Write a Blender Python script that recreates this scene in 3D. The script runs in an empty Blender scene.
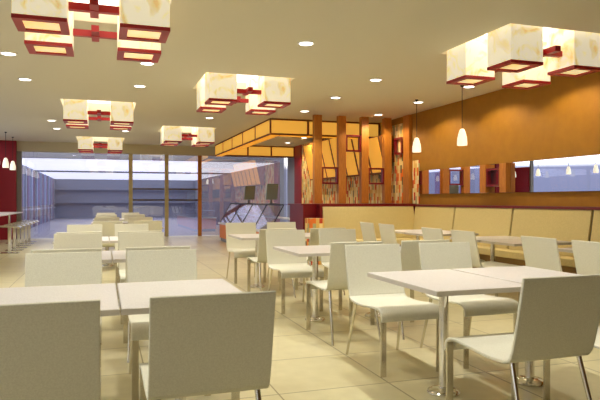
import bpy, bmesh, math, random
from math import pi, sin, cos, atan, radians as R
random.seed(4)
sc = bpy.context.scene
C = sc.collection

# ---------------------------------------------------------------- materials
def mat(name, col=(.8, .8, .8), rough=.5, metal=0., emit=None, es=0., spec=.5, coat=0.):
    m = bpy.data.materials.new(name); m.use_nodes = True
    b = m.node_tree.nodes['Principled BSDF']
    b.inputs['Base Color'].default_value = (*col, 1)
    b.inputs['Roughness'].default_value = rough
    b.inputs['Metallic'].default_value = metal
    b.inputs['Specular IOR Level'].default_value = spec
    b.inputs['Coat Weight'].default_value = coat
    if emit:
        b.inputs['Emission Color'].default_value = (*emit, 1)
        b.inputs['Emission Strength'].default_value = es
    return m

def nt(m):
    return m.node_tree.nodes, m.node_tree.links, m.node_tree.nodes['Principled BSDF']

def speckle(m, a, b, scale, detail=2, inp='Base Color', lo=.35, hi=.65):
    n, l, p = nt(m)
    tc = n.new('ShaderNodeTexCoord')
    no = n.new('ShaderNodeTexNoise'); no.inputs['Scale'].default_value = scale; no.inputs['Detail'].default_value = detail
    r = n.new('ShaderNodeValToRGB')
    r.color_ramp.elements[0].position = lo; r.color_ramp.elements[1].position = hi
    r.color_ramp.elements[0].color = (*a, 1); r.color_ramp.elements[1].color = (*b, 1)
    l.new(tc.outputs['Object'], no.inputs['Vector']); l.new(no.outputs['Fac'], r.inputs['Fac'])
    l.new(r.outputs['Color'], p.inputs[inp])
    return r

def srgb(r, g, b):
    f = lambda c: (c/255/12.92) if c/255 <= .04045 else ((c/255+.055)/1.055)**2.4
    return (f(r), f(g), f(b))

M = {}
M['ceiling'] = mat('ceiling_paint', srgb(224, 217, 196), .9)
M['cream'] = mat('cream_wall_paint', srgb(205, 195, 165), .85)
M['orange'] = mat('orange_wall_paint', srgb(204, 134, 30), .75)
speckle(M['orange'], srgb(155, 104, 12), srgb(162, 110, 14), 6)
M['red'] = mat('deep_red_paint', srgb(150, 10, 26), .55)
M['darkred'] = mat('dark_red_lacquer', srgb(112, 8, 18), .35)
M['redframe'] = mat('red_lacquered_wood', srgb(168, 30, 34), .4)
M['chair'] = mat('beige_moulded_plywood', srgb(222, 214, 184), .5, spec=.35)
speckle(M['chair'], srgb(220, 214, 189), srgb(230, 225, 201), 160, 3)
M['table'] = mat('pale_stone_laminate', srgb(225, 214, 205), .3, spec=.5)
speckle(M['table'], srgb(214, 206, 194), srgb(234, 227, 217), 170, 3)
M['edge'] = mat('table_edging', srgb(196, 186, 170), .35)
M['chrome'] = mat('polished_chrome', (.80, .78, .74), .08, 1.)
M['steel'] = mat('satin_nickel', (.68, .64, .55), .24, 1.)
M['banq'] = mat('tan_upholstery', srgb(206, 186, 126), .75)
speckle(M['banq'], srgb(200, 180, 120), srgb(214, 194, 134), 90, 3)
M['seam'] = mat('dark_brown_seam', srgb(70, 40, 22), .7)
M['kick'] = mat('brown_plinth', srgb(140, 108, 56), .8)
M['wood'] = mat('amber_wood', srgb(176, 104, 36), .45)
n, l, p = nt(M['wood'])
tc = n.new('ShaderNodeTexCoord'); mp = n.new('ShaderNodeMapping'); mp.inputs['Scale'].default_value = (14, 14, 1.2)
no = n.new('ShaderNodeTexNoise'); no.inputs['Scale'].default_value = 5; no.inputs['Detail'].default_value = 4
rp = n.new('ShaderNodeValToRGB'); rp.color_ramp.elements[0].color = (*srgb(172, 104, 30), 1); rp.color_ramp.elements[1].color = (*srgb(194, 124, 42), 1)
rp.color_ramp.elements[0].position = .35; rp.color_ramp.elements[1].position = .65
l.new(tc.outputs['Object'], mp.inputs['Vector']); l.new(mp.outputs[0], no.inputs['Vector']); l.new(no.outputs['Fac'], rp.inputs['Fac']); l.new(rp.outputs['Color'], p.inputs['Base Color'])
M['brownframe'] = mat('brown_canopy_frame', srgb(134, 74, 16), .6)
M['panel'] = mat('backlit_yellow_panel', srgb(226, 160, 50), .6, emit=srgb(246, 186, 76), es=.58)
M['panel_under'] = mat('backlit_orange_panel', srgb(226, 140, 30), .6, emit=srgb(240, 160, 36), es=.75)
M['hood'] = mat('backlit_ochre_panel', srgb(222, 156, 50), .6, emit=srgb(240, 172, 62), es=.6)
M['counterorange'] = mat('orange_counter_front', srgb(226, 128, 34), .5)
M['counterwhite'] = mat('white_counter_top', srgb(232, 232, 230), .25)
M['grey'] = mat('grey_metal', srgb(128, 128, 120), .4, .6)
M['screen'] = mat('dark_screen', srgb(150, 162, 154), .4)
M['black'] = mat('black_flex', srgb(30, 26, 22), .6)
M['pendant'] = mat('opal_glass_shade', srgb(245, 240, 220), .3, emit=srgb(255, 248, 224), es=.75)
M['lens'] = mat('downlight_lens', (1, 1, 1), .4, emit=(1, .97, .9), es=6)
M['ring'] = mat('white_trim_ring', srgb(240, 236, 225), .4)
M['glow'] = mat('recess_light_panel', (1, 1, 1), .5, emit=(1, .975, .93), es=1.7)
M['recess'] = mat('white_recess', srgb(250, 246, 235), .8)
M['pillar'] = mat('tan_window_mullion', srgb(186, 170, 120), .5)
M['greyframe'] = mat('grey_window_frame', srgb(128, 122, 110), .5)
M['rail'] = mat('brown_window_rail', srgb(120, 98, 62), .5)
M['blue'] = mat('slate_blue_wall', srgb(152, 155, 168), .8)
M['blue2'] = mat('pale_blue_wall', srgb(168, 174, 196), .8)
M['plum'] = mat('plum_wall', srgb(120, 84, 112), .8)
M['outfloor'] = mat('pale_lavender_paving', srgb(146, 146, 166), .6)
M['bandglow'] = mat('reflected_band_glow', (1, 1, 1), .5, emit=(.93, .94, 1.), es=1.3)  # emission stands in for the white band reflected in the back glass
M['beam'] = mat('grey_canopy_beam', srgb(120, 122, 134), .6)
M['mirror'] = mat('mirror_glass', (.93, .93, .95), .0, 1.)

# lantern parchment
m = M['parchment'] = mat('parchment_lantern_shade', srgb(240, 228, 190), .7)
n, l, p = nt(m)
tc = n.new('ShaderNodeTexCoord')
no = n.new('ShaderNodeTexNoise'); no.inputs['Scale'].default_value = 5; no.inputs['Detail'].default_value = 6; no.inputs['Distortion'].default_value = 1.2
rp = n.new('ShaderNodeValToRGB')
rp.color_ramp.elements[0].position = .34; rp.color_ramp.elements[0].color = (*srgb(232, 200, 132), 1)
rp.color_ramp.elements[1].position = .52; rp.color_ramp.elements[1].color = (*srgb(246, 238, 208), 1)
l.new(tc.outputs['Object'], no.inputs['Vector']); l.new(no.outputs['Fac'], rp.inputs['Fac'])
l.new(rp.outputs['Color'], p.inputs['Base Color']); l.new(rp.outputs['Color'], p.inputs['Emission Color'])
p.inputs['Emission Strength'].default_value = .52

m = M['diffuser'] = mat('lantern_diffuser', srgb(255, 236, 180), .6)
n, l, p = nt(m)
tc = n.new('ShaderNodeTexCoord')
no = n.new('ShaderNodeTexNoise'); no.inputs['Scale'].default_value = 7; no.inputs['Detail'].default_value = 4
rp = n.new('ShaderNodeValToRGB')
rp.color_ramp.elements[0].position = .3; rp.color_ramp.elements[0].color = (*srgb(250, 208, 120), 1)
rp.color_ramp.elements[1].position = .65; rp.color_ramp.elements[1].color = (*srgb(255, 240, 190), 1)
l.new(tc.outputs['Object'], no.inputs['Vector']); l.new(no.outputs['Fac'], rp.inputs['Fac'])
l.new(rp.outputs['Color'], p.inputs['Emission Color']); p.inputs['Emission Strength'].default_value = .6

# tiled floor: 0.75 m tiles with thin joints
m = M['floor'] = mat('beige_floor_tiles', srgb(212, 198, 150), .32, spec=.4)
n, l, p = nt(m)
tc = n.new('ShaderNodeTexCoord'); sx = n.new('ShaderNodeSeparateXYZ'); l.new(tc.outputs['Object'], sx.inputs[0])
def math_(op, a, b=None):
    k = n.new('ShaderNodeMath'); k.operation = op
    for i, v in enumerate((a, b)):
        if v is None: continue
        if isinstance(v, (int, float)): k.inputs[i].default_value = v
        else: l.new(v, k.inputs[i])
    return k.outputs[0]
def joint(sock, off):
    u = math_('DIVIDE', math_('SUBTRACT', sock, off), .75)
    f = math_('FRACT', u)
    return math_('LESS_THAN', math_('ABSOLUTE', math_('SUBTRACT', f, .5)), .4935), math_('FLOOR', u)
jx, ix = joint(sx.outputs['X'], 1.78 - 7.5); jy, iy = joint(sx.outputs['Y'], 3.51 - 7.5)
inside = math_('MULTIPLY', jx, jy)
cv = n.new('ShaderNodeCombineXYZ'); l.new(ix, cv.inputs[0]); l.new(iy, cv.inputs[1])
wn = n.new('ShaderNodeTexWhiteNoise'); l.new(cv.outputs[0], wn.inputs['Vector'])
no = n.new('ShaderNodeTexNoise'); no.inputs['Scale'].default_value = 9; no.inputs['Detail'].default_value = 6; l.new(tc.outputs['Object'], no.inputs['Vector'])
mixv = math_('ADD', math_('MULTIPLY', wn.outputs['Value'], .35), math_('MULTIPLY', no.outputs['Fac'], .65))
rp = n.new('ShaderNodeValToRGB')
rp.color_ramp.elements[0].position = .25; rp.color_ramp.elements[0].color = (*srgb(206, 193, 146), 1)
rp.color_ramp.elements[1].position = .75; rp.color_ramp.elements[1].color = (*srgb(222, 210, 166), 1)
l.new(mixv, rp.inputs['Fac'])
mx = n.new('ShaderNodeMix'); mx.data_type = 'RGBA'
mx.inputs['A'].default_value = (*srgb(150, 134, 88), 1)
l.new(inside, mx.inputs['Factor']); l.new(rp.outputs['Color'], mx.inputs['B']); l.new(mx.outputs['Result'], p.inputs['Base Color'])

# striped wallpaper: columns 4 cm wide of randomly coloured dashes
m = M['stripe'] = mat('striped_dash_wallpaper', (.8, .7, .4), .8)
n, l, p = nt(m)
tc = n.new('ShaderNodeTexCoord'); sx = n.new('ShaderNodeSeparateXYZ'); l.new(tc.outputs['Object'], sx.inputs[0])
u = math_('FLOOR', math_('DIVIDE', math_('ADD', sx.outputs['X'], sx.outputs['Y']), .065))
w1 = n.new('ShaderNodeTexWhiteNoise'); w1.noise_dimensions = '1D'; l.new(u, w1.inputs['W'])
v = math_('FLOOR', math_('ADD', math_('DIVIDE', sx.outputs['Z'], .17), math_('MULTIPLY', math_('FRACT', math_('MULTIPLY', u, .5)), 1)))
cv = n.new('ShaderNodeCombineXYZ'); l.new(u, cv.inputs[0]); l.new(v, cv.inputs[1])
w2 = n.new('ShaderNodeTexWhiteNoise'); w2.noise_dimensions = '2D'; l.new(cv.outputs[0], w2.inputs['Vector'])
rp = n.new('ShaderNodeValToRGB'); rp.color_ramp.interpolation = 'CONSTANT'
cols = [(0, (240, 212, 140)), (.30, (226, 184, 96)), (.50, (232, 120, 44)), (.62, (244, 226, 170)), (.76, (176, 168, 120)), (.86, (206, 74, 34)), (.94, (112, 104, 72))]
el = rp.color_ramp.elements
while len(el) < len(cols): el.new(.5)
for e, (ps, c) in zip(el, cols): e.position = ps; e.color = (*srgb(*c), 1)
l.new(w2.outputs['Value'], rp.inputs['Fac']); l.new(rp.outputs['Color'], p.inputs['Base Color'])

def glass(name, tint, refl, rcol=(1, 1, 1)):
    m = bpy.data.materials.new(name); m.use_nodes = True
    n, l = m.node_tree.nodes, m.node_tree.links
    n.remove(n['Principled BSDF'])
    t = n.new('ShaderNodeBsdfTransparent'); t.inputs[0].default_value = (*tint, 1)
    g = n.new('ShaderNodeBsdfGlossy'); g.inputs[0].default_value = (*rcol, 1); g.inputs['Roughness'].default_value = 0
    x = n.new('ShaderNodeMixShader'); x.inputs[0].default_value = refl
    l.new(t.outputs[0], x.inputs[1]); l.new(g.outputs[0], x.inputs[2])
    l.new(x.outputs[0], n['Material Output'].inputs['Surface'])
    return m
M['blueglass'] = glass('blue_tinted_glass', (.90, .91, .97), .16, (.85, .87, 1))
M['clearglass'] = glass('smoky_clear_glass', (.90, .90, .91), .34, (.97, .97, 1))
M['sideglass'] = glass('side_window_glass', (.93, .95, 1), .08)
M['caseglass'] = glass('display_case_glass', (.86, .87, .95), .22, (.95, .95, 1))

# ---------------------------------------------------------------- geometry helpers
class MB:
    def __init__(s): s.b = bmesh.new()
    def box(s, x0, x1, y0, y1, z0, z1):
        v = [s.b.verts.new((x, y, z)) for x in (x0, x1) for y in (y0, y1) for z in (z0, z1)]
        for f in ((0, 1, 3, 2), (4, 6, 7, 5), (0, 4, 5, 1), (2, 3, 7, 6), (0, 2, 6, 4), (1, 5, 7, 3)):
            s.b.faces.new([v[i] for i in f])
        return s
    def loft(s, rings, cap=True):
        R_ = [[s.b.verts.new(p) for p in r] for r in rings]
        k = len(R_[0])
        for a, b in zip(R_, R_[1:]):
            for i in range(k): s.b.faces.new((a[i], a[(i+1) % k], b[(i+1) % k], b[i]))
        if cap:
            s.b.faces.new(R_[0][::-1]); s.b.faces.new(R_[-1])
        return s
    def lathe(s, prof, cx=0, cy=0, n=20, cap=True):
        return s.loft([[(cx+r*cos(2*pi*i/n), cy+r*sin(2*pi*i/n), z) for i in range(n)] for r, z in prof], cap)
    def tube(s, p0, p1, r0, r1, n=10):
        from mathutils import Vector
        a, b = Vector(p0), Vector(p1); d = (b-a).normalized()
        up = Vector((1, 0, 0)) if abs(d.x) < .9 else Vector((0, 1, 0))
        e = d.cross(up).normalized(); f = d.cross(e)
        return s.loft([[tuple(c+(e*cos(2*pi*i/n)+f*sin(2*pi*i/n))*r) for i in range(n)] for c, r in ((a, r0), (b, r1))])
    def prism(s, pts, axis, a0, a1):
        """outline pts (u,v) swept along axis between a0 and a1"""
        def P(u, v, a): return (a, u, v) if axis == 'x' else ((u, a, v) if axis == 'y' else (u, v, a))
        return s.loft([[P(u, v, a) for u, v in pts] for a in (a0, a1)])
    def build(s, name, m, parent=None, smooth=False, bevel=0.):
        bmesh.ops.recalc_face_normals(s.b, faces=s.b.faces)
        me = bpy.data.meshes.new(name); s.b.to_mesh(me); s.b.free()
        me.materials.append(m)
        if smooth:
            me.polygons.foreach_set('use_smooth', [True]*len(me.polygons))
            try: me.set_sharp_from_angle(angle=R(35))
            except Exception: pass
        o = bpy.data.objects.new(name, me); C.objects.link(o)
        if parent: o.parent = parent
        if bevel:
            bv = o.modifiers.new('bevel', 'BEVEL'); bv.width = bevel; bv.segments = 2; bv.limit_method = 'ANGLE'
        return o

def tag(o, label, cat, group=None, kind=None):
    if label: o['label'] = label
    if cat: o['category'] = cat
    if group: o['group'] = group
    if kind: o['kind'] = kind
    return o
def thing(name, label, cat, loc=(0, 0, 0), rz=0, group=None):
    o = bpy.data.objects.new(name, None); C.objects.link(o); o.empty_display_size = .1
    o.location = loc; o.rotation_euler = (0, 0, rz)
    return tag(o, label, cat, group)
def copy_tree(o, parent=None):
    c = o.copy(); C.objects.link(c)
    if parent: c.parent = parent
    for ch in list(o.children): copy_tree(ch, c)
    return c
def struct(o):
    o['kind'] = 'structure'; return o

XL, XR, YF, YB, ZC = -3.1, 6.15, -3.0, 19.9, 3.0

# ---------------------------------------------------------------- lanterns positions (needed by ceiling holes)
LANT = [(-.07, 5.68), (4.60, 5.71), (2.04, 9.0), (-.07, 12.0), (2.04, 15.33), (-.07, 18.55)]
HS = .67

# ---------------------------------------------------------------- setting
struct(MB().box(XL-.2, XR+.2, YF-.2, YB+.2, -.12, 0).build('floor', M['floor']))
xs = sorted({XL-.2, XR+.2} | {round(x+s, 4) for x, y in LANT for s in (-HS, HS)})
ys = sorted({YF-.2, YB+.2} | {round(y+s, 4) for x, y in LANT for s in (-HS, HS)})
mb = MB()
for i in range(len(xs)-1):
    for j in range(len(ys)-1):
        cx, cy = (xs[i]+xs[i+1])/2, (ys[j]+ys[j+1])/2
        if any(abs(cx-x) < HS and abs(cy-y) < HS for x, y in LANT): continue
        mb.box(xs[i], xs[i+1], ys[j], ys[j+1], ZC, ZC+.22)
bmesh.ops.remove_doubles(mb.b, verts=mb.b.verts, dist=.0005)
struct(mb.build('ceiling', M['ceiling']))

# right wall: orange part, striped part, pier
w = MB().box(XR, XR+.2, YF, 11.35, 0, ZC).box(XR, XR+.2, 11.35, 12.1, 0, ZC)
struct(w.build('wall_right', M['orange']))
struct(MB().box(XR, XR+.2, 12.1, 18.3, 0, ZC).build('wall_right', M['stripe']))
struct(MB().box(XR-.008, XR-.001, 11.36, 12.1, 1.1, 2.86).build('trim_1', M['stripe']))
struct(MB().box(XR-.008, XR-.001, 10.72, 11.0, 1.12, 2.02).build('trim_2', M['stripe']))
struct(MB().box(XR-.07, XR-.001, 11.04, 11.3, 1.12, 2.99).build('trim_3', M['wood']))
struct(MB().box(XR-.03, XR+.2, 18.3, 19.0, 0, ZC).build('wall_right', M['red']))
struct(MB().box(XR, XR+.2, 19.0, YB, 0, ZC).build('wall_right', M['blue2']))

# back wall: header, red panel on the left, glazing
struct(MB().box(-2.5, XR, YB, YB+.2, 2.69, ZC).build('wall_back', M['cream']))
struct(MB().box(XL-.2, -2.5, YB-.15, YB+.2, 0, ZC).build('wall_back', M['red']))
struct(MB().box(-2.5, -2.36, YB-.06, YB+.1, 0, 2.69).build('trim_4', M['greyframe']))
def pane(name, x0, x1, m, z0=0.02, z1=2.69, y=YB):
    return struct(MB().box(x0, x1, y, y+.02, z0, z1).build(name, M[m]))
pane('window_1', -2.36, .79, 'blueglass')
pane('window_2', .91, 1.93, 'blueglass')
pane('window_3', 2.05, 3.02, 'blueglass')
pane('window_4', 3.14, 6.12, 'clearglass')
k = 5
for x in (.85, 1.99, 3.08):
    struct(MB().box(x-.06, x+.06, YB-.03, YB+.07, 0, 2.69).build('trim_%d' % k, M['pillar' if x < 3 else 'wood'])); k += 1
for z in (1.56, 1.2):
    struct(MB().box(.91, 1.93, YB+.06, YB+.1, z-.025, z+.025).box(2.05, 3.02, YB+.06, YB+.1, z-.025, z+.025).build('trim_%d' % k, M['rail'])); k += 1

# left wall: sill, glazing, mullions, transom, red pier
struct(MB().box(XL-.2, XL, YF, 18.55, 0, .9).build('wall_left', M['cream']))
struct(MB().box(XL-.2, XL, 18.6, 19.45, 0, 2.46).build('wall_left', M['red']))
yy = YF; q = 5
mull = MB()
step = (18.55-YF)/6
for i in range(6):
    struct(MB().box(XL-.11, XL-.09, YF+i*step+.04, YF+(i+1)*step-.04, .9, ZC).build('window_%d' % q, M['sideglass'])); q += 1
    struct(MB().box(XL-.16, XL-.04, YF+(i+1)*step-.04, YF+(i+1)*step+.04, .9, ZC).build('trim_%d' % k, M['greyframe'])); k += 1
struct(MB().box(XL-.11, XL-.09, 18.6, 19.45, 2.46, ZC).box(XL-.11, XL-.09, 19.45, YB-.15, 0, ZC).build('window_%d' % q, M['sideglass'])); q += 1
# wall behind the camera
struct(MB().box(XL-.2, XR+.2, YF-.2, YF, 0, ZC).build('wall_front', M['kick']))

# mirror band on the right wall
struct(MB().box(XR-.03, XR-.001, YF+1.5, 10.70, 1.32, 1.79).build('trim_%d' % k, M['mirror'])); k += 1

# ---------------------------------------------------------------- made-up walkway beyond the back glazing, standing in for its reflections
struct(MB().box(-4.5, 7.6, YB+.2, 46, -.12, 0).build('added_walkway', M['outfloor']))
struct(MB().box(-3.2, -2.95, YB+.9, 42, 0, 2.56).build('added_side_wall', M['blue']))
struct(MB().box(6.05, 6.3, YB+.9, 42, 0, 2.56).build('added_side_wall', M['blue']))
struct(MB().box(-3.2, 6.3, 41.2, 41.5, 0, 2.56).build('added_end_wall', M['blue']))
struct(MB().box(-3.2, 6.3, YB+.9, YB+1.1, 2.56, 2.95).build('added_fascia', M['blue2']))
struct(MB().box(-2.95, 6.05, YB+1.1, 41.2, 2.56, 2.7).build('added_glow_canopy', M['bandglow']))  # glowing sheet added to give the glass its bright reflected band
struct(MB().box(-2.95, 6.05, 29.4, 29.8, 2.50, 2.559).build('added_canopy_beam', M['beam']))
mm = MB()
for i in range(9):
    mm.box(-2.94, -2.88, 21.4+i*2.1, 21.7+i*2.1, 0, 2.55)
struct(mm.build('added_wall_posts', M['blue2']))
mm = MB()
for i in range(9):
    mm.box(-2.945, -2.92, 22.2+i*2.1, 22.9+i*2.1, 0, 2.5)
struct(mm.build('added_wall_panels', M['plum']))
struct(MB().box(-2.9, 6.0, 40.9, 41.15, 1.0, 1.06).box(-2.9, 6, 40.9, 41.15, 1.85, 1.9).build('added_end_wall_rails', M['blue']))

# ---------------------------------------------------------------- lantern clusters
def make_lantern(label, x, y):
    t = thing('lantern_cluster', label, 'ceiling light', (x, y, 0), 0, 'square ceiling lantern clusters')
    zb = 2.62
    for sx_ in (-1, 1):
        for sy in (-1, 1):
            cx, cy = sx_*.405, sy*.405; h = .203
            b = MB()
            # four thin walls of the shade
            for a in ((cx-h+.004, cx-h+.012, cy-h+.004, cy+h-.004), (cx+h-.012, cx+h-.004, cy-h+.004, cy+h-.004), (cx-h+.012, cx+h-.012, cy-h+.004, cy-h+.012), (cx-h+.012, cx+h-.012, cy+h-.012, cy+h-.004)):
                b.box(a[0], a[1], a[2], a[3], zb+.03, 3.14)
            sh = b.build('lantern_shade', M['parchment'], t)
            f = MB(); wd = .065
            f.box(cx-h, cx+h, cy-h, cy-h+wd, zb, zb+.032).box(cx-h, cx+h, cy+h-wd, cy+h, zb, zb+.032)
            f.box(cx-h, cx-h+wd, cy-h+wd, cy+h-wd, zb, zb+.032).box(cx+h-wd, cx+h, cy-h+wd, cy+h-wd, zb, zb+.032)
            fo = f.build('bottom_frame', M['redframe'], sh)
            MB().box(cx-h+wd, cx+h-wd, cy-h+wd, cy+h-wd, zb+.016, zb+.024).build('diffuser', M['diffuser'], sh)
    for sy in (-1, 1):
        cy = sy*.405
        MB().box(-.202, .202, cy-.03, cy+.03, 2.78, 2.84).build('cross_bar', M['redframe'], t)
        MB().box(-.035, .035, cy-.19, cy+.19, 2.785, 2.845).build('cross_bar', M['redframe'], t)
    # recess liner and light panel
    r = MB()
    for a in ((-HS+.002, -HS+.012, -HS+.002, HS-.002), (HS-.012, HS-.002, -HS+.002, HS-.002), (-HS+.012, HS-.012, -HS+.002, -HS+.012), (-HS+.012, HS-.012, HS-.012, HS-.002)):
        r.box(a[0], a[1], a[2], a[3], 3.002, 3.24)
    r.build('recess_liner', M['ceiling'], t)
    MB().box(-HS+.012, HS-.012, -HS+.012, HS-.012, 3.16, 3.19).build('light_panel', M['glow'], t)
    return t
LL = ['cluster of four square parchment lanterns at the upper left corner, nearest of the left line',
      'large cluster of four square lanterns at the upper right in front of the orange wall',
      'cluster of four square lanterns with red crosses above the middle of the room',
      'cluster of four square lanterns second nearest in the left line',
      'small cluster of four square lanterns just left of the yellow canopy end',
      'farthest small lantern cluster directly above the back blue glass']
for (x, y), lb in zip(LANT, LL): make_lantern(lb, x, y)

# ---------------------------------------------------------------- recessed downlights
DL = [(-1.1, 8.02, 'recessed downlight nearest the left edge of the photo'),
      (-1.1, 9.65, 'recessed downlight at left, second from the photo edge'),
      (.55, 8.02, 'recessed downlight touching the lower right of the top left lanterns'),
      (.55, 9.65, 'recessed downlight between the top left lanterns and the middle lanterns'),
      (-1.1, 14.45, 'left one of the pair of small downlights beside the second left lanterns'),
      (-1.1, 16.05, 'lower one of the pair of small downlights beside the second left lanterns'),
      (.55, 16.05, 'small downlight right under the second left lantern cluster'),
      (2.21, 12.9, 'small downlight just below the middle lantern cluster'),
      (3.87, 11.33, 'downlight above the front corner of the yellow canopy'),
      (3.87, 9.65, 'downlight above the second wooden post'),
      (3.87, 8.04, 'downlight in open ceiling right of centre, largest of that row'),
      (2.21, 6.42, 'largest downlight near the top centre of the photo'),
      (5.5, 11.3, 'downlight above the tops of the right wooden posts'),
      (5.5, 8.05, 'downlight beside the nearer hanging pendant, under the right lanterns'),
      (5.5, 9.64, 'downlight behind the cord of the farther hanging pendant'),
      (5.5, 17.75, 'farther downlight inside the yellow canopy ring'),
      (5.5, 16.15, 'nearer downlight inside the yellow canopy ring'),
      (5.5, 6.42, 'added downlight by the orange wall hidden above the right lanterns'),  # from here down: unseen downlights added to light the near room
      (-1.1, 6.42, 'added downlight just beyond the left photo edge, level with the top left lanterns'),
      (.55, 6.42, 'added downlight hidden behind the right lantern of the top left cluster'),
      (2.21, 4.4, 'added downlight above the top photo edge over the room centre'),
      (-1.1, 3.2, 'added downlight overhead left of the front left tables'),
      (.55, 3.2, 'added downlight overhead above the front left tables'),
      (2.21, 3.2, 'added downlight overhead above the large right table'),
      (3.87, 3.2, 'added downlight overhead right of the large right table')]
spotd = bpy.data.lights.new('downlight_beam', 'SPOT'); spotd.energy = 112; spotd.spot_size = R(105); spotd.spot_blend = .6
spotd.color = (1, 1, .965); spotd.shadow_soft_size = .06
walld = bpy.data.lights.new('wall_downlight_beam', 'SPOT'); walld.energy = 75; walld.spot_size = R(146); walld.spot_blend = .35
walld.color = (1, .86, .6); walld.shadow_soft_size = .05
lmesh = None
for x, y, lb in DL:
    t = thing('recessed_downlight', lb, 'downlight', (x, y, ZC), 0, 'recessed ceiling downlights')
    if lmesh is None:
        a = MB().lathe([(.105, 0), (.105, -.006), (.085, -.012), (.078, -.004), (.078, 0)], n=28).build('trim_ring', M['ring'], t, True)
        b = MB().lathe([(.076, -.002), (.076, -.009)], n=28).build('lens', M['lens'], t)
        lmesh = (a.data, b.data)
    else:
        for nm, me in zip(('trim_ring', 'lens'), lmesh):
            o = bpy.data.objects.new(nm, me); C.objects.link(o); o.parent = t
    s = bpy.data.objects.new('downlight_beam', walld if x > 5 else spotd); C.objects.link(s); s.parent = t; s.location = (0, 0, -.02)

# ---------------------------------------------------------------- chair
def make_chair():
    t = thing('side_chair', '', 'chair')
    hw, th = .236, .016
    # centre line of the shell in the y z plane (+y is the way the chair faces)
    back = [(-.318, .85), (-.300, .76), (-.278, .66), (-.256, .56), (-.240, .50), (-.226, .468)]
    seat = [(-.226, .468), (-.208, .450), (-.180, .441), (-.10, .436), (0, .438), (.10, .445), (.20, .452), (.255, .452), (.290, .444), (.312, .425), (.320, .402), (.322, .374)]
    def shell(path):
        up, dn = [], []
        for i, (y, z) in enumerate(path):
            a = path[max(i-1, 0)]; b = path[min(i+1, len(path)-1)]
            if path is back and i == len(path)-1: b = seat[1]
            if path is seat and i == 0: a = back[-2]
            dy, dz = b[0]-a[0], b[1]-a[1]; L = math.hypot(dy, dz)
            ny, nz = -dz/L, dy/L
            up.append((y+ny*th/2, z+nz*th/2)); dn.append((y-ny*th/2, z-nz*th/2))
        return up + dn[::-1]
    for nm, pth in (('backrest', back), ('seat', seat)):
        o = MB().prism(shell(pth), 'x', -hw, hw).build(nm, M['chair'], t, True, .004)
    for s in (-1, 1):
        x = s*(hw-.022)
        MB().box(x-.02, x+.02, .300, .313, 0, .432).build('leg', M['steel'], t, bevel=.002)
        MB().tube((s*(hw-.04), -.19, .436), (s*(hw-.018), -.318, 0), .0125, .0095, 12).build('leg', M['steel'], t, True)
    return t
chair0 = make_chair(); used = False
def place_chair(x, y, rz, label, group):
    global used
    t = chair0 if not used else copy_tree(chair0)
    used = True
    t.location = (x, y, 0); t.rotation_euler = (0, 0, rz)
    t['label'] = label; t['category'] = 'chair'; t['group'] = group
    return t

# ---------------------------------------------------------------- table
def make_table(wd, dp):
    t = thing('cafe_table', '', 'table')
    h = .71
    top = MB().box(-wd/2+.003, wd/2-.003, -dp/2+.003, dp/2-.003, h-.028, h).build('tabletop', M['table'], t, bevel=.003)
    e = MB()
    e.box(-wd/2, wd/2, -dp/2, -dp/2+.003, h-.029, h-.003).box(-wd/2, wd/2, dp/2-.003, dp/2, h-.029, h-.003)
    e.box(-wd/2, -wd/2+.003, -dp/2+.003, dp/2-.003, h-.029, h-.003).box(wd/2-.003, wd/2, -dp/2+.003, dp/2-.003, h-.029, h-.003)
    e.build('edging', M['edge'], t)
    MB().lathe([(.030, .02), (.030, h-.034)], n=20).build('pole', M['chrome'], t, True)
    MB().box(-.13, .13, -.13, .13, h-.036, h-.029).build('mounting_plate', M['steel'], t)
    MB().lathe([(.100, 0), (.103, .006), (.098, .016), (.080, .026), (.050, .034), (.030, .037)], n=32).build('base', M['chrome'], t, True)
    return t
tab0 = make_table(.632, .88); tab_used = False
def place_table(x, y, label, group):
    global tab_used
    t = tab0 if not tab_used else copy_tree(tab0)
    tab_used = True
    t.location = (x, y, 0); t['label'] = label; t['category'] = 'table'; t['group'] = group
    return t

rowname = ['front', 'second', 'third']
def block(cols, yt, blockname, names_t, names_c):
    """cols: centre x of the two columns; yt: centre y of each row of tables"""
    for r, y in enumerate(yt):
        for c, x in enumerate(cols):
            place_table(x, y, names_t[r][c], 'tables in the ' + blockname)
            place_chair(x, y-.71, 0, names_c[r][c][0], 'chairs in the ' + blockname)
            place_chair(x, y+.71, pi, names_c[r][c][1], 'chairs in the ' + blockname)
Y3 = [3.22, 5.57, 7.92]
block((-.245, .395), Y3, 'left block',
 [['pale table behind the chair back at the bottom left corner', 'pale table left of centre behind the nearest large chair back'],
  ['left table of the second row down the left aisle', 'right table of the second row, seen in the gap of the left chairs'],
  ['left table of the third row down the left aisle', 'right table of the third row, sliver behind the left chairs']],
 [[('beige chair seen from behind at the bottom left corner, nearest of all on the left', 'beige chair facing the camera across the front left table, left of the centre gap'),
   ('beige chair seen from behind, biggest in the photo, left of centre', 'beige chair facing the camera across the front table, straight behind the biggest chair back')],
  [('beige chair showing only its top edge behind the left chair of the front table', 'beige chair facing the camera at the second left table, left column'),
   ('beige chair showing its top edge behind the right chair of the front left table', 'beige chair facing the camera at the second left table, right column')],
  [('beige chair with its back to the camera at the third left table, left column', 'beige chair facing the camera beyond the third left table, left column'),
   ('beige chair with its back to the camera at the third left table, right column', 'beige chair facing the camera beyond the third left table, right column')]])
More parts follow.
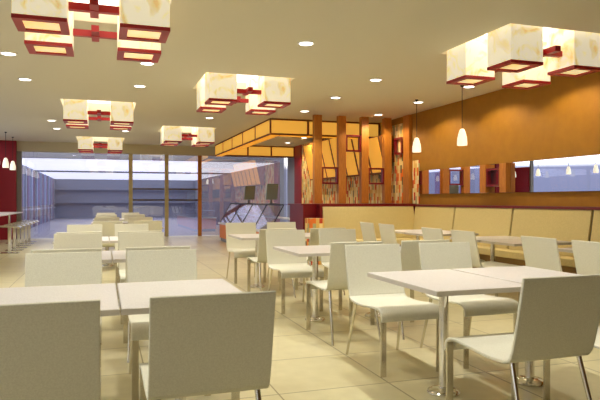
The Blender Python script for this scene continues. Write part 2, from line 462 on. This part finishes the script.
block((2.015, 2.665), Y3, 'middle block',
 [['large pale table at right front, left half of the joined pair', 'large pale table at right front, right half of the joined pair'],
  ['pale table in the middle of the room with its left corner over open floor', 'pale table right of the middle table, hidden behind the chair backs'],
  ['small far pale table nearest the service counter', 'small far pale table right of the one nearest the counter']],
 [[('beige chair seen from behind at the lower right, its seat and chrome legs showing', 'beige chair facing the camera left of the large right table, full seat visible'),
   ('beige chair mostly off the right edge behind the lower right chair', 'beige chair facing the camera behind the large right table, centre')],
  [('beige chair facing away, its side seat showing just left of the full front facing chair', 'beige chair facing the camera at the middle table, seat over chrome legs'),
   ('beige chair facing away behind the one at the centre of the large right table', 'beige chair facing the camera at the right half of the middle tables')],
  [('beige chair facing away with its side seat showing by the far small table', 'beige chair facing the camera at the far small table, nearest the service counter'),
   ('beige chair facing away in front of the striped counter end', 'beige chair facing the camera farthest of the middle block, by the counter glass')]])
block((.075, .72), [11.32, 13.67, 16.02], 'far block',
 [['left table of the far block, first row', 'right table of the far block, first row'],
  ['left table of the far block, middle row', 'right table of the far block, middle row'],
  ['left table of the far block, row nearest the blue glass', 'right table of the far block, row nearest the blue glass']],
 [[('darker backed chair at the front of the far block, left one', 'chair facing the camera across the first far table, left column'),
   ('darker backed chair at the front of the far block, right one', 'chair facing the camera across the first far table, right column')],
  [('chair facing away at the middle far table, left column', 'chair facing the camera at the middle far table, left column'),
   ('chair facing away at the middle far table, right column', 'chair facing the camera at the middle far table, right column')],
  [('chair facing away at the last far table, left column', 'farthest chair in front of the blue glass, left column'),
   ('chair facing away at the last far table, right column', 'farthest chair in front of the blue glass, right column')]])
BC = [(8.42, 'farthest'), (7.75, 'second farthest'), (6.5, 'third farthest'), (5.83, 'third nearest'), (4.59, 'second nearest'), (3.93, 'nearest visible')]
for y, nm in BC:
    place_chair(4.21, y, -pi/2, nm + ' beige chair turned sideways to face the long wall banquette', 'chairs facing the wall banquette')
    tt = place_table(4.80, y, 'pale table by the long wall banquette, in front of its ' + nm + ' chair', 'tables along the wall banquette')
    tt.rotation_euler = (0, 0, pi/2)

# ---------------------------------------------------------------- banquette along the right wall and across the back
t = thing('wall_banquette', 'long tan upholstered banquette along the orange wall with dark seams', 'bench', (0, 0, 0))
y0, y1 = 1.4, 10.13
seams = [2.92, 4.48, 6.04, 7.6, 9.18]
MB().box(5.72, 6.02, y0, y1, 0, .34).build('plinth', M['kick'], t)
MB().box(5.65, 6.02, y0, y1, .345, .45).build('seat', M['banq'], t, bevel=.015)
ed = [y0]+seams+[10.62]
for a, b in zip(ed, ed[1:]):
    MB().prism([(5.88, .452), (6.0, .452), (6.07, 1.07), (5.98, 1.07)], 'y', a+.018, b-.018).build('back_cushion', M['banq'], t, bevel=.01)
MB().prism([(5.91, .44), (6.05, .44), (6.08, 1.065), (6.01, 1.065)], 'y', y0, 10.62).build('back_support', M['seam'], t)
MB().box(5.97, XR-.035, y0, 10.74, 1.075, 1.11).build('top_ledge', M['darkred'], t)
MB().box(6.09, XR-.035, y0, 10.74, 0, 1.07).build('rear_board', M['seam'], t)

t = thing('cross_banquette', 'tan banquette across the room in front of the wooden posts', 'bench', (0, 0, 0))
MB().box(4.0, 6.0, 10.22, 10.6, 0, .34).build('plinth', M['kick'], t)
MB().box(3.97, 6.0, 10.14, 10.6, .345, .45).build('seat', M['banq'], t, bevel=.015)
MB().prism([(10.52, .452), (10.64, .452), (10.72, 1.07), (10.64, 1.07)], 'x', 4.0, 5.96).build('back_cushion', M['banq'], t, bevel=.01)
MB().box(3.93, 3.98, 10.6, 10.76, .45, 1.11).box(3.93, 6.05, 10.745, 10.80, .0, 1.11).build('frame', M['darkred'], t)
MB().box(3.98, 5.96, 10.66, 10.745, 1.075, 1.112).build('top_ledge', M['darkred'], t)

t = thing('low_partition', 'low dark red partition behind the cross banquette carrying the posts', 'partition', (0, 0, 0))
MB().box(3.66, 6.12, 10.81, 11.66, 0, 1.10).build('body', M['darkred'], t)
MB().box(3.62, 6.12, 10.805, 11.68, 1.10, 1.125).build('cap', M['darkred'], t)
tag(MB().box(3.62, 3.9, 10.3, 10.58, 0, .86).build('striped_pedestal', M['stripe']), 'low orange and cream striped box at the left end of the cross banquette', 'pedestal')

# ---------------------------------------------------------------- posts and red frames
PX = [4.30, 4.85, 5.38, 5.93]
nm = ['leftmost', 'second from left', 'third from left', 'rightmost']
for i, x in enumerate(PX):
    tag(MB().box(x-.085, x+.085, 11.70, 11.83, 0, ZC-.003).build('wooden_post', M['wood'], bevel=.004), nm[i]+' of the four tall amber wooden posts above the partition', 'post', 'tall wooden posts')
def ring_frame(x0, x1, zc, label, h=.36):
    m_ = MB(); b = .035; ya, yb = 11.66, 11.80
    ya, yb = 11.715, 11.815
    m_.box(x0, x1, ya, yb, zc-h/2, zc-h/2+b).box(x0, x1, ya, yb, zc+h/2-b, zc+h/2)
    m_.box(x0, x0+b, ya, yb, zc-h/2+b, zc+h/2-b).box(x1-b, x1, ya, yb, zc-h/2+b, zc+h/2-b)
    tag(m_.build('square_frame', M['darkred']), label, 'frame', 'red square frames between posts')
ring_frame(4.388, 4.762, 1.72, 'dark red square frame low between the first and second posts')
ring_frame(4.938, 5.292, 2.42, 'dark red square frame high between the second and third posts')
ring_frame(5.468, 5.842, 1.72, 'dark red square frame low between the third and fourth posts')
m_ = MB().box(6.06, 6.135, 11.33, 11.68, 2.19, 2.225).box(6.06, 6.135, 11.33, 11.68, 2.515, 2.55).box(6.06, 6.135, 11.33, 11.365, 2.225, 2.515).box(6.06, 6.135, 11.645, 11.68, 2.225, 2.515)
tag(m_.build('square_frame', M['darkred']), 'dark red square frame high on the striped wall right of the last post', 'frame', 'red square frames between posts')

# posts and square added on the mirror, standing in for reflections
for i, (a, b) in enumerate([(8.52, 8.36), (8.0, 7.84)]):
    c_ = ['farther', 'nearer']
    tag(MB().box(XR-.12, XR-.032, b, a, 1.322, 1.788).build('reflected_post_standin', M['wood']), c_[i]+' short wooden stand-in for a reflected post on the wall mirror', 'post', 'stand-ins for posts reflected in the wall mirror')
for (a, b, lb) in ((8.355, 8.005, 'small dark red stand-in for a reflected square frame on the wall mirror'),):
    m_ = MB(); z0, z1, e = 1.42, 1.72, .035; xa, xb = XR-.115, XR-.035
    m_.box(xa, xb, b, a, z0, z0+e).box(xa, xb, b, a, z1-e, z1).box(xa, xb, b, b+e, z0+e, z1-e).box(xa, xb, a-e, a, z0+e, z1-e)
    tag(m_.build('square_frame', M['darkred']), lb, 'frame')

# ---------------------------------------------------------------- illuminated canopy ring
t = thing('yellow_canopy', 'yellow backlit panelled canopy ring hanging from the ceiling over the counter', 'canopy', (0, 0, 0))
za, zb = 2.635, ZC-.004
fr = MB()
fr.box(3.48, 3.72, 12.53, 19.25, za, zb)
fr.box(3.72, 6.12, 12.53, 12.77, za, zb)
fr.box(3.72, 6.12, 19.01, 19.25, za, zb)
fr.build('frame', M['brownframe'], t)
e = .03
def panels_x(x0, x1, n, yf, y_out):
    w_ = (x1-x0)/n
    for i in range(n):
        MB().box(x0+i*w_+e, x0+(i+1)*w_-e, min(yf, y_out), max(yf, y_out), za+e*1.3, zb-e*1.3).build('light_panel', M['panel'], t)
def panels_y(y0, y1, n, xf, x_out):
    w_ = (y1-y0)/n
    for i in range(n):
        MB().box(min(xf, x_out), max(xf, x_out), y0+i*w_+e*2, y0+(i+1)*w_-e*2, za+e*1.3, zb-e*1.3).build('light_panel', M['panel'], t)
panels_x(3.48, 6.12, 3, 12.53, 12.526)
panels_y(12.53, 19.25, 5, 3.48, 3.476)
panels_x(3.72, 6.12, 3, 19.01, 19.006)
panels_y(12.77, 19.01, 5, 3.72, 3.724)
MB().box(3.50, 3.70, 12.56, 19.22, za-.008, za).build('underside_panel', M['panel_under'], t)
MB().box(3.74, 6.10, 12.56, 12.75, za-.008, za).build('underside_panel', M['panel_under'], t)

# tilted panel hood on the right wall behind the posts
t = thing('tilted_panel_hood', 'row of yellow backlit panels leaning out from the wall behind the posts', 'sign', (0, 0, 0))
MB().prism([(5.78, 2.62), (5.97, 1.80), (6.11, 1.80), (6.11, 2.62)], 'y', 11.86, 16.95).build('frame', M['brownframe'], t)
MB().prism([(5.735, 2.84), (5.78, 2.62), (6.11, 2.62), (6.11, 2.84)], 'y', 12.79, 16.95).build('frame', M['brownframe'], t)
for i in range(7):
    a, b = 16.95-(i+1)*.725+.06, 16.95-i*.725-.055
    a = max(a, 11.88); b_ = 2.815
    zt = 2.60 if i >= 5 else 2.815
    xt = 5.97-(zt-1.80)*.232
    m_ = MB().prism([(xt-.008, zt), (5.962-.006, 1.83), (5.972, 1.83), (xt+.006, zt)], 'y', a, b)
    if i == 5:
        x2 = 5.97-(2.815-1.80)*.232
        m_.prism([(x2-.008, 2.815), (xt-.008, zt), (xt+.006, zt), (x2+.006, 2.815)], 'y', 12.795, b)
    m_.build('light_panel', M['hood'], t)

# ---------------------------------------------------------------- service counter with display glass
t = thing('service_counter', 'orange fronted service counter with slanted glass display case', 'counter', (0, 0, 0))
ca, cb = 11.9, 17.35
MB().box(3.27, 4.1, ca, cb, .1, .50).build('base', M['counterorange'], t)
MB().box(3.30, 4.08, ca+.02, cb-.02, 0, .1).build('plinth', M['grey'], t)
MB().box(3.23, 4.12, ca-.02, cb+.02, .50, .54).build('countertop', M['counterwhite'], t)
MB().prism([(3.29, .545), (3.302, .545), (3.612, 1.09), (3.60, 1.09)], 'y', ca, cb).build('glass_front', M['caseglass'], t)
MB().prism([(3.31, .545), (4.05, .545), (4.05, 1.09), (3.62, 1.09)], 'y', cb-.012, cb).build('glass_end', M['caseglass'], t)
MB().box(3.60, 4.08, ca, cb, 1.092, 1.11).build('glass_top', M['caseglass'], t)
MB().box(3.58, 3.60, ca, cb, 1.088, 1.112).build('top_rail', M['black'], t)
for i in range(5):
    y = ca+.01+i*(cb-ca-.02)/4
    MB().prism([(3.28, .545), (3.298, .545), (3.61, 1.09), (3.592, 1.09)], 'y', y-.012, y+.012).build('glass_divider', M['black'], t)
MB().box(3.72, 4.05, ca+.02, cb-.02, .78, .80).build('shelf', M['counterwhite'], t)
for (x, y, lb) in ((3.69, 15.4, 'left dark screen on a stand over the glass display counter'), (3.70, 13.25, 'right dark screen on a stand over the glass display counter')):
    t = thing('till_screen', lb, 'monitor', (x, y, 1.111), R(20), 'dark screens on the service counter')
    MB().prism([(-.02, .10), (.01, .095), (-.05, .46), (-.08, .465)], 'x', -.16, .16).build('screen', M['screen'], t, bevel=.004)
    MB().box(-.02, .02, -.01, .02, .01, .12).build('stand', M['grey'], t)
    MB().box(-.10, .10, -.07, .09, 0, .012).build('base', M['grey'], t)

# ---------------------------------------------------------------- pendants
pm = None
def pendant(x, y, label, group):
    global pm
    t = thing('pendant_lamp', label, 'pendant lamp', (x, y, ZC), 0, group)
    if pm is None:
        a = MB().lathe([(.006, 0), (.006, -.69)], n=8).build('cord', M['black'], t)
        b = MB().lathe([(.022, -.685), (.036, -.70), (.048, -.73), (.062, -.78), (.074, -.84), (.078, -.90), (.078, -.945), (.070, -.945), (.06, -.93)], n=28).build('lamp_shade', M['pendant'], t, True)
        c = MB().lathe([(.028, -.001), (.028, -.02), (.008, -.03)], n=16).build('ceiling_rose', M['black'], t)
        pm = [(o.name.split('.')[0], o.data) for o in (a, b, c)]
    else:
        for n_, me in pm:
            o = bpy.data.objects.new(n_, me); C.objects.link(o); o.parent = t
pendant(5.34, 8.0, 'white bell pendant lamp at right on a long cord, the nearer of two', 'pendant lamps over the banquette')
pendant(5.33, 9.4, 'white bell pendant lamp at right beside the last wooden post, the farther of two', 'pendant lamps over the banquette')
for y, lb in ((17.3, 'white pendant lamp at the left photo edge before the red panel'), (18.6, 'white pendant lamp before the red panel, nearer the blue glass'), (15.85, 'pendant lamp over the left window counter, middle one in the wall mirror'), (14.7, 'pendant lamp over the left window counter, rightmost in the wall mirror')):
    pendant(-2.44, y, lb, 'pendant lamps over the window counter')

# ---------------------------------------------------------------- window counter and stools
t = thing('window_counter', 'long narrow high counter along the left windows', 'counter', (0, 0, 0))
MB().box(-2.75, -2.15, 9.0, 18.35, .835, .865).build('countertop', M['table'], t, bevel=.004)
for y in (9.6, 12.4, 15.2, 18.0):
    MB().lathe([(.10, 0), (.10, .012), (.03, .03), (.03, .834)], -2.45, y, 16).build('leg', M['chrome'], t, True)
st0 = None
sn = ['nearest', 'second', 'third', 'fourth', 'fifth', 'sixth']
for i in range(6):
    y = 14.75+i*.76
    lb = sn[i]+(' chrome legged bar stool at the left window counter' if i == 0 else ' chrome legged bar stool from the near end at the left window counter')
    if st0 is None:
        t = st0 = thing('bar_stool', lb, 'stool', (-2.0, y, 0), 0, 'bar stools at the window counter')
        MB().prism([(-.21, .60), (-.20, .618), (-.15, .622), (.15, .612), (.20, .608), (.24, .585), (.235, .555), (.195, .570), (.15, .578), (-.15, .585)], 'y', -.17, .17).build('seat', M['steel'], t, True, .004)
        MB().box(-.035, .035, -.03, .03, .012, .60).build('pole', M['chrome'], t, bevel=.004)
        MB().box(-.19, .19, -.17, .17, 0, .012).build('base', M['steel'], t, bevel=.003)
    else:
        t = copy_tree(st0); t.location = (-2.0, y, 0); t['label'] = lb

# ---------------------------------------------------------------- world: hazy blue horizon, white overcast above
w = bpy.data.worlds.new('overcast_sky'); sc.world = w; w.use_nodes = True
n, l = w.node_tree.nodes, w.node_tree.links
tc = n.new('ShaderNodeTexCoord'); sx = n.new('ShaderNodeSeparateXYZ'); l.new(tc.outputs['Generated'], sx.inputs[0])
rp = n.new('ShaderNodeValToRGB'); l.new(sx.outputs['Z'], rp.inputs['Fac'])
el = rp.color_ramp.elements
el[0].position = 0; el[0].color = (.13, .14, .205, 1)
el[1].position = .058; el[1].color = (1, .99, .97, 1)
e_ = el.new(.052); e_.color = (.15, .16, .24, 1)
bg = n['Background']; l.new(rp.outputs['Color'], bg.inputs['Color']); bg.inputs['Strength'].default_value = 2.6

# ---------------------------------------------------------------- camera
cam = bpy.data.cameras.new('camera'); co = bpy.data.objects.new('camera', cam); C.objects.link(co)
co.location = (0, 0, 1.2); co.rotation_euler = (pi/2, 0, -atan(197/592))
cam.sensor_width = 36; cam.lens = 592/600*36; cam.clip_start = .05
sc.camera = co
vs = sc.view_settings
vs.view_transform = 'Standard'; vs.look = 'None'; vs.gamma = 1; vs.use_curve_mapping = False; vs.exposure = .02
sc.cycles.max_bounces = 10; sc.cycles.transparent_max_bounces = 16
sc.cycles.sample_clamp_indirect = 6
sc.cycles.caustics_reflective = False; sc.cycles.caustics_refractive = False
sc.cycles.use_denoising = True
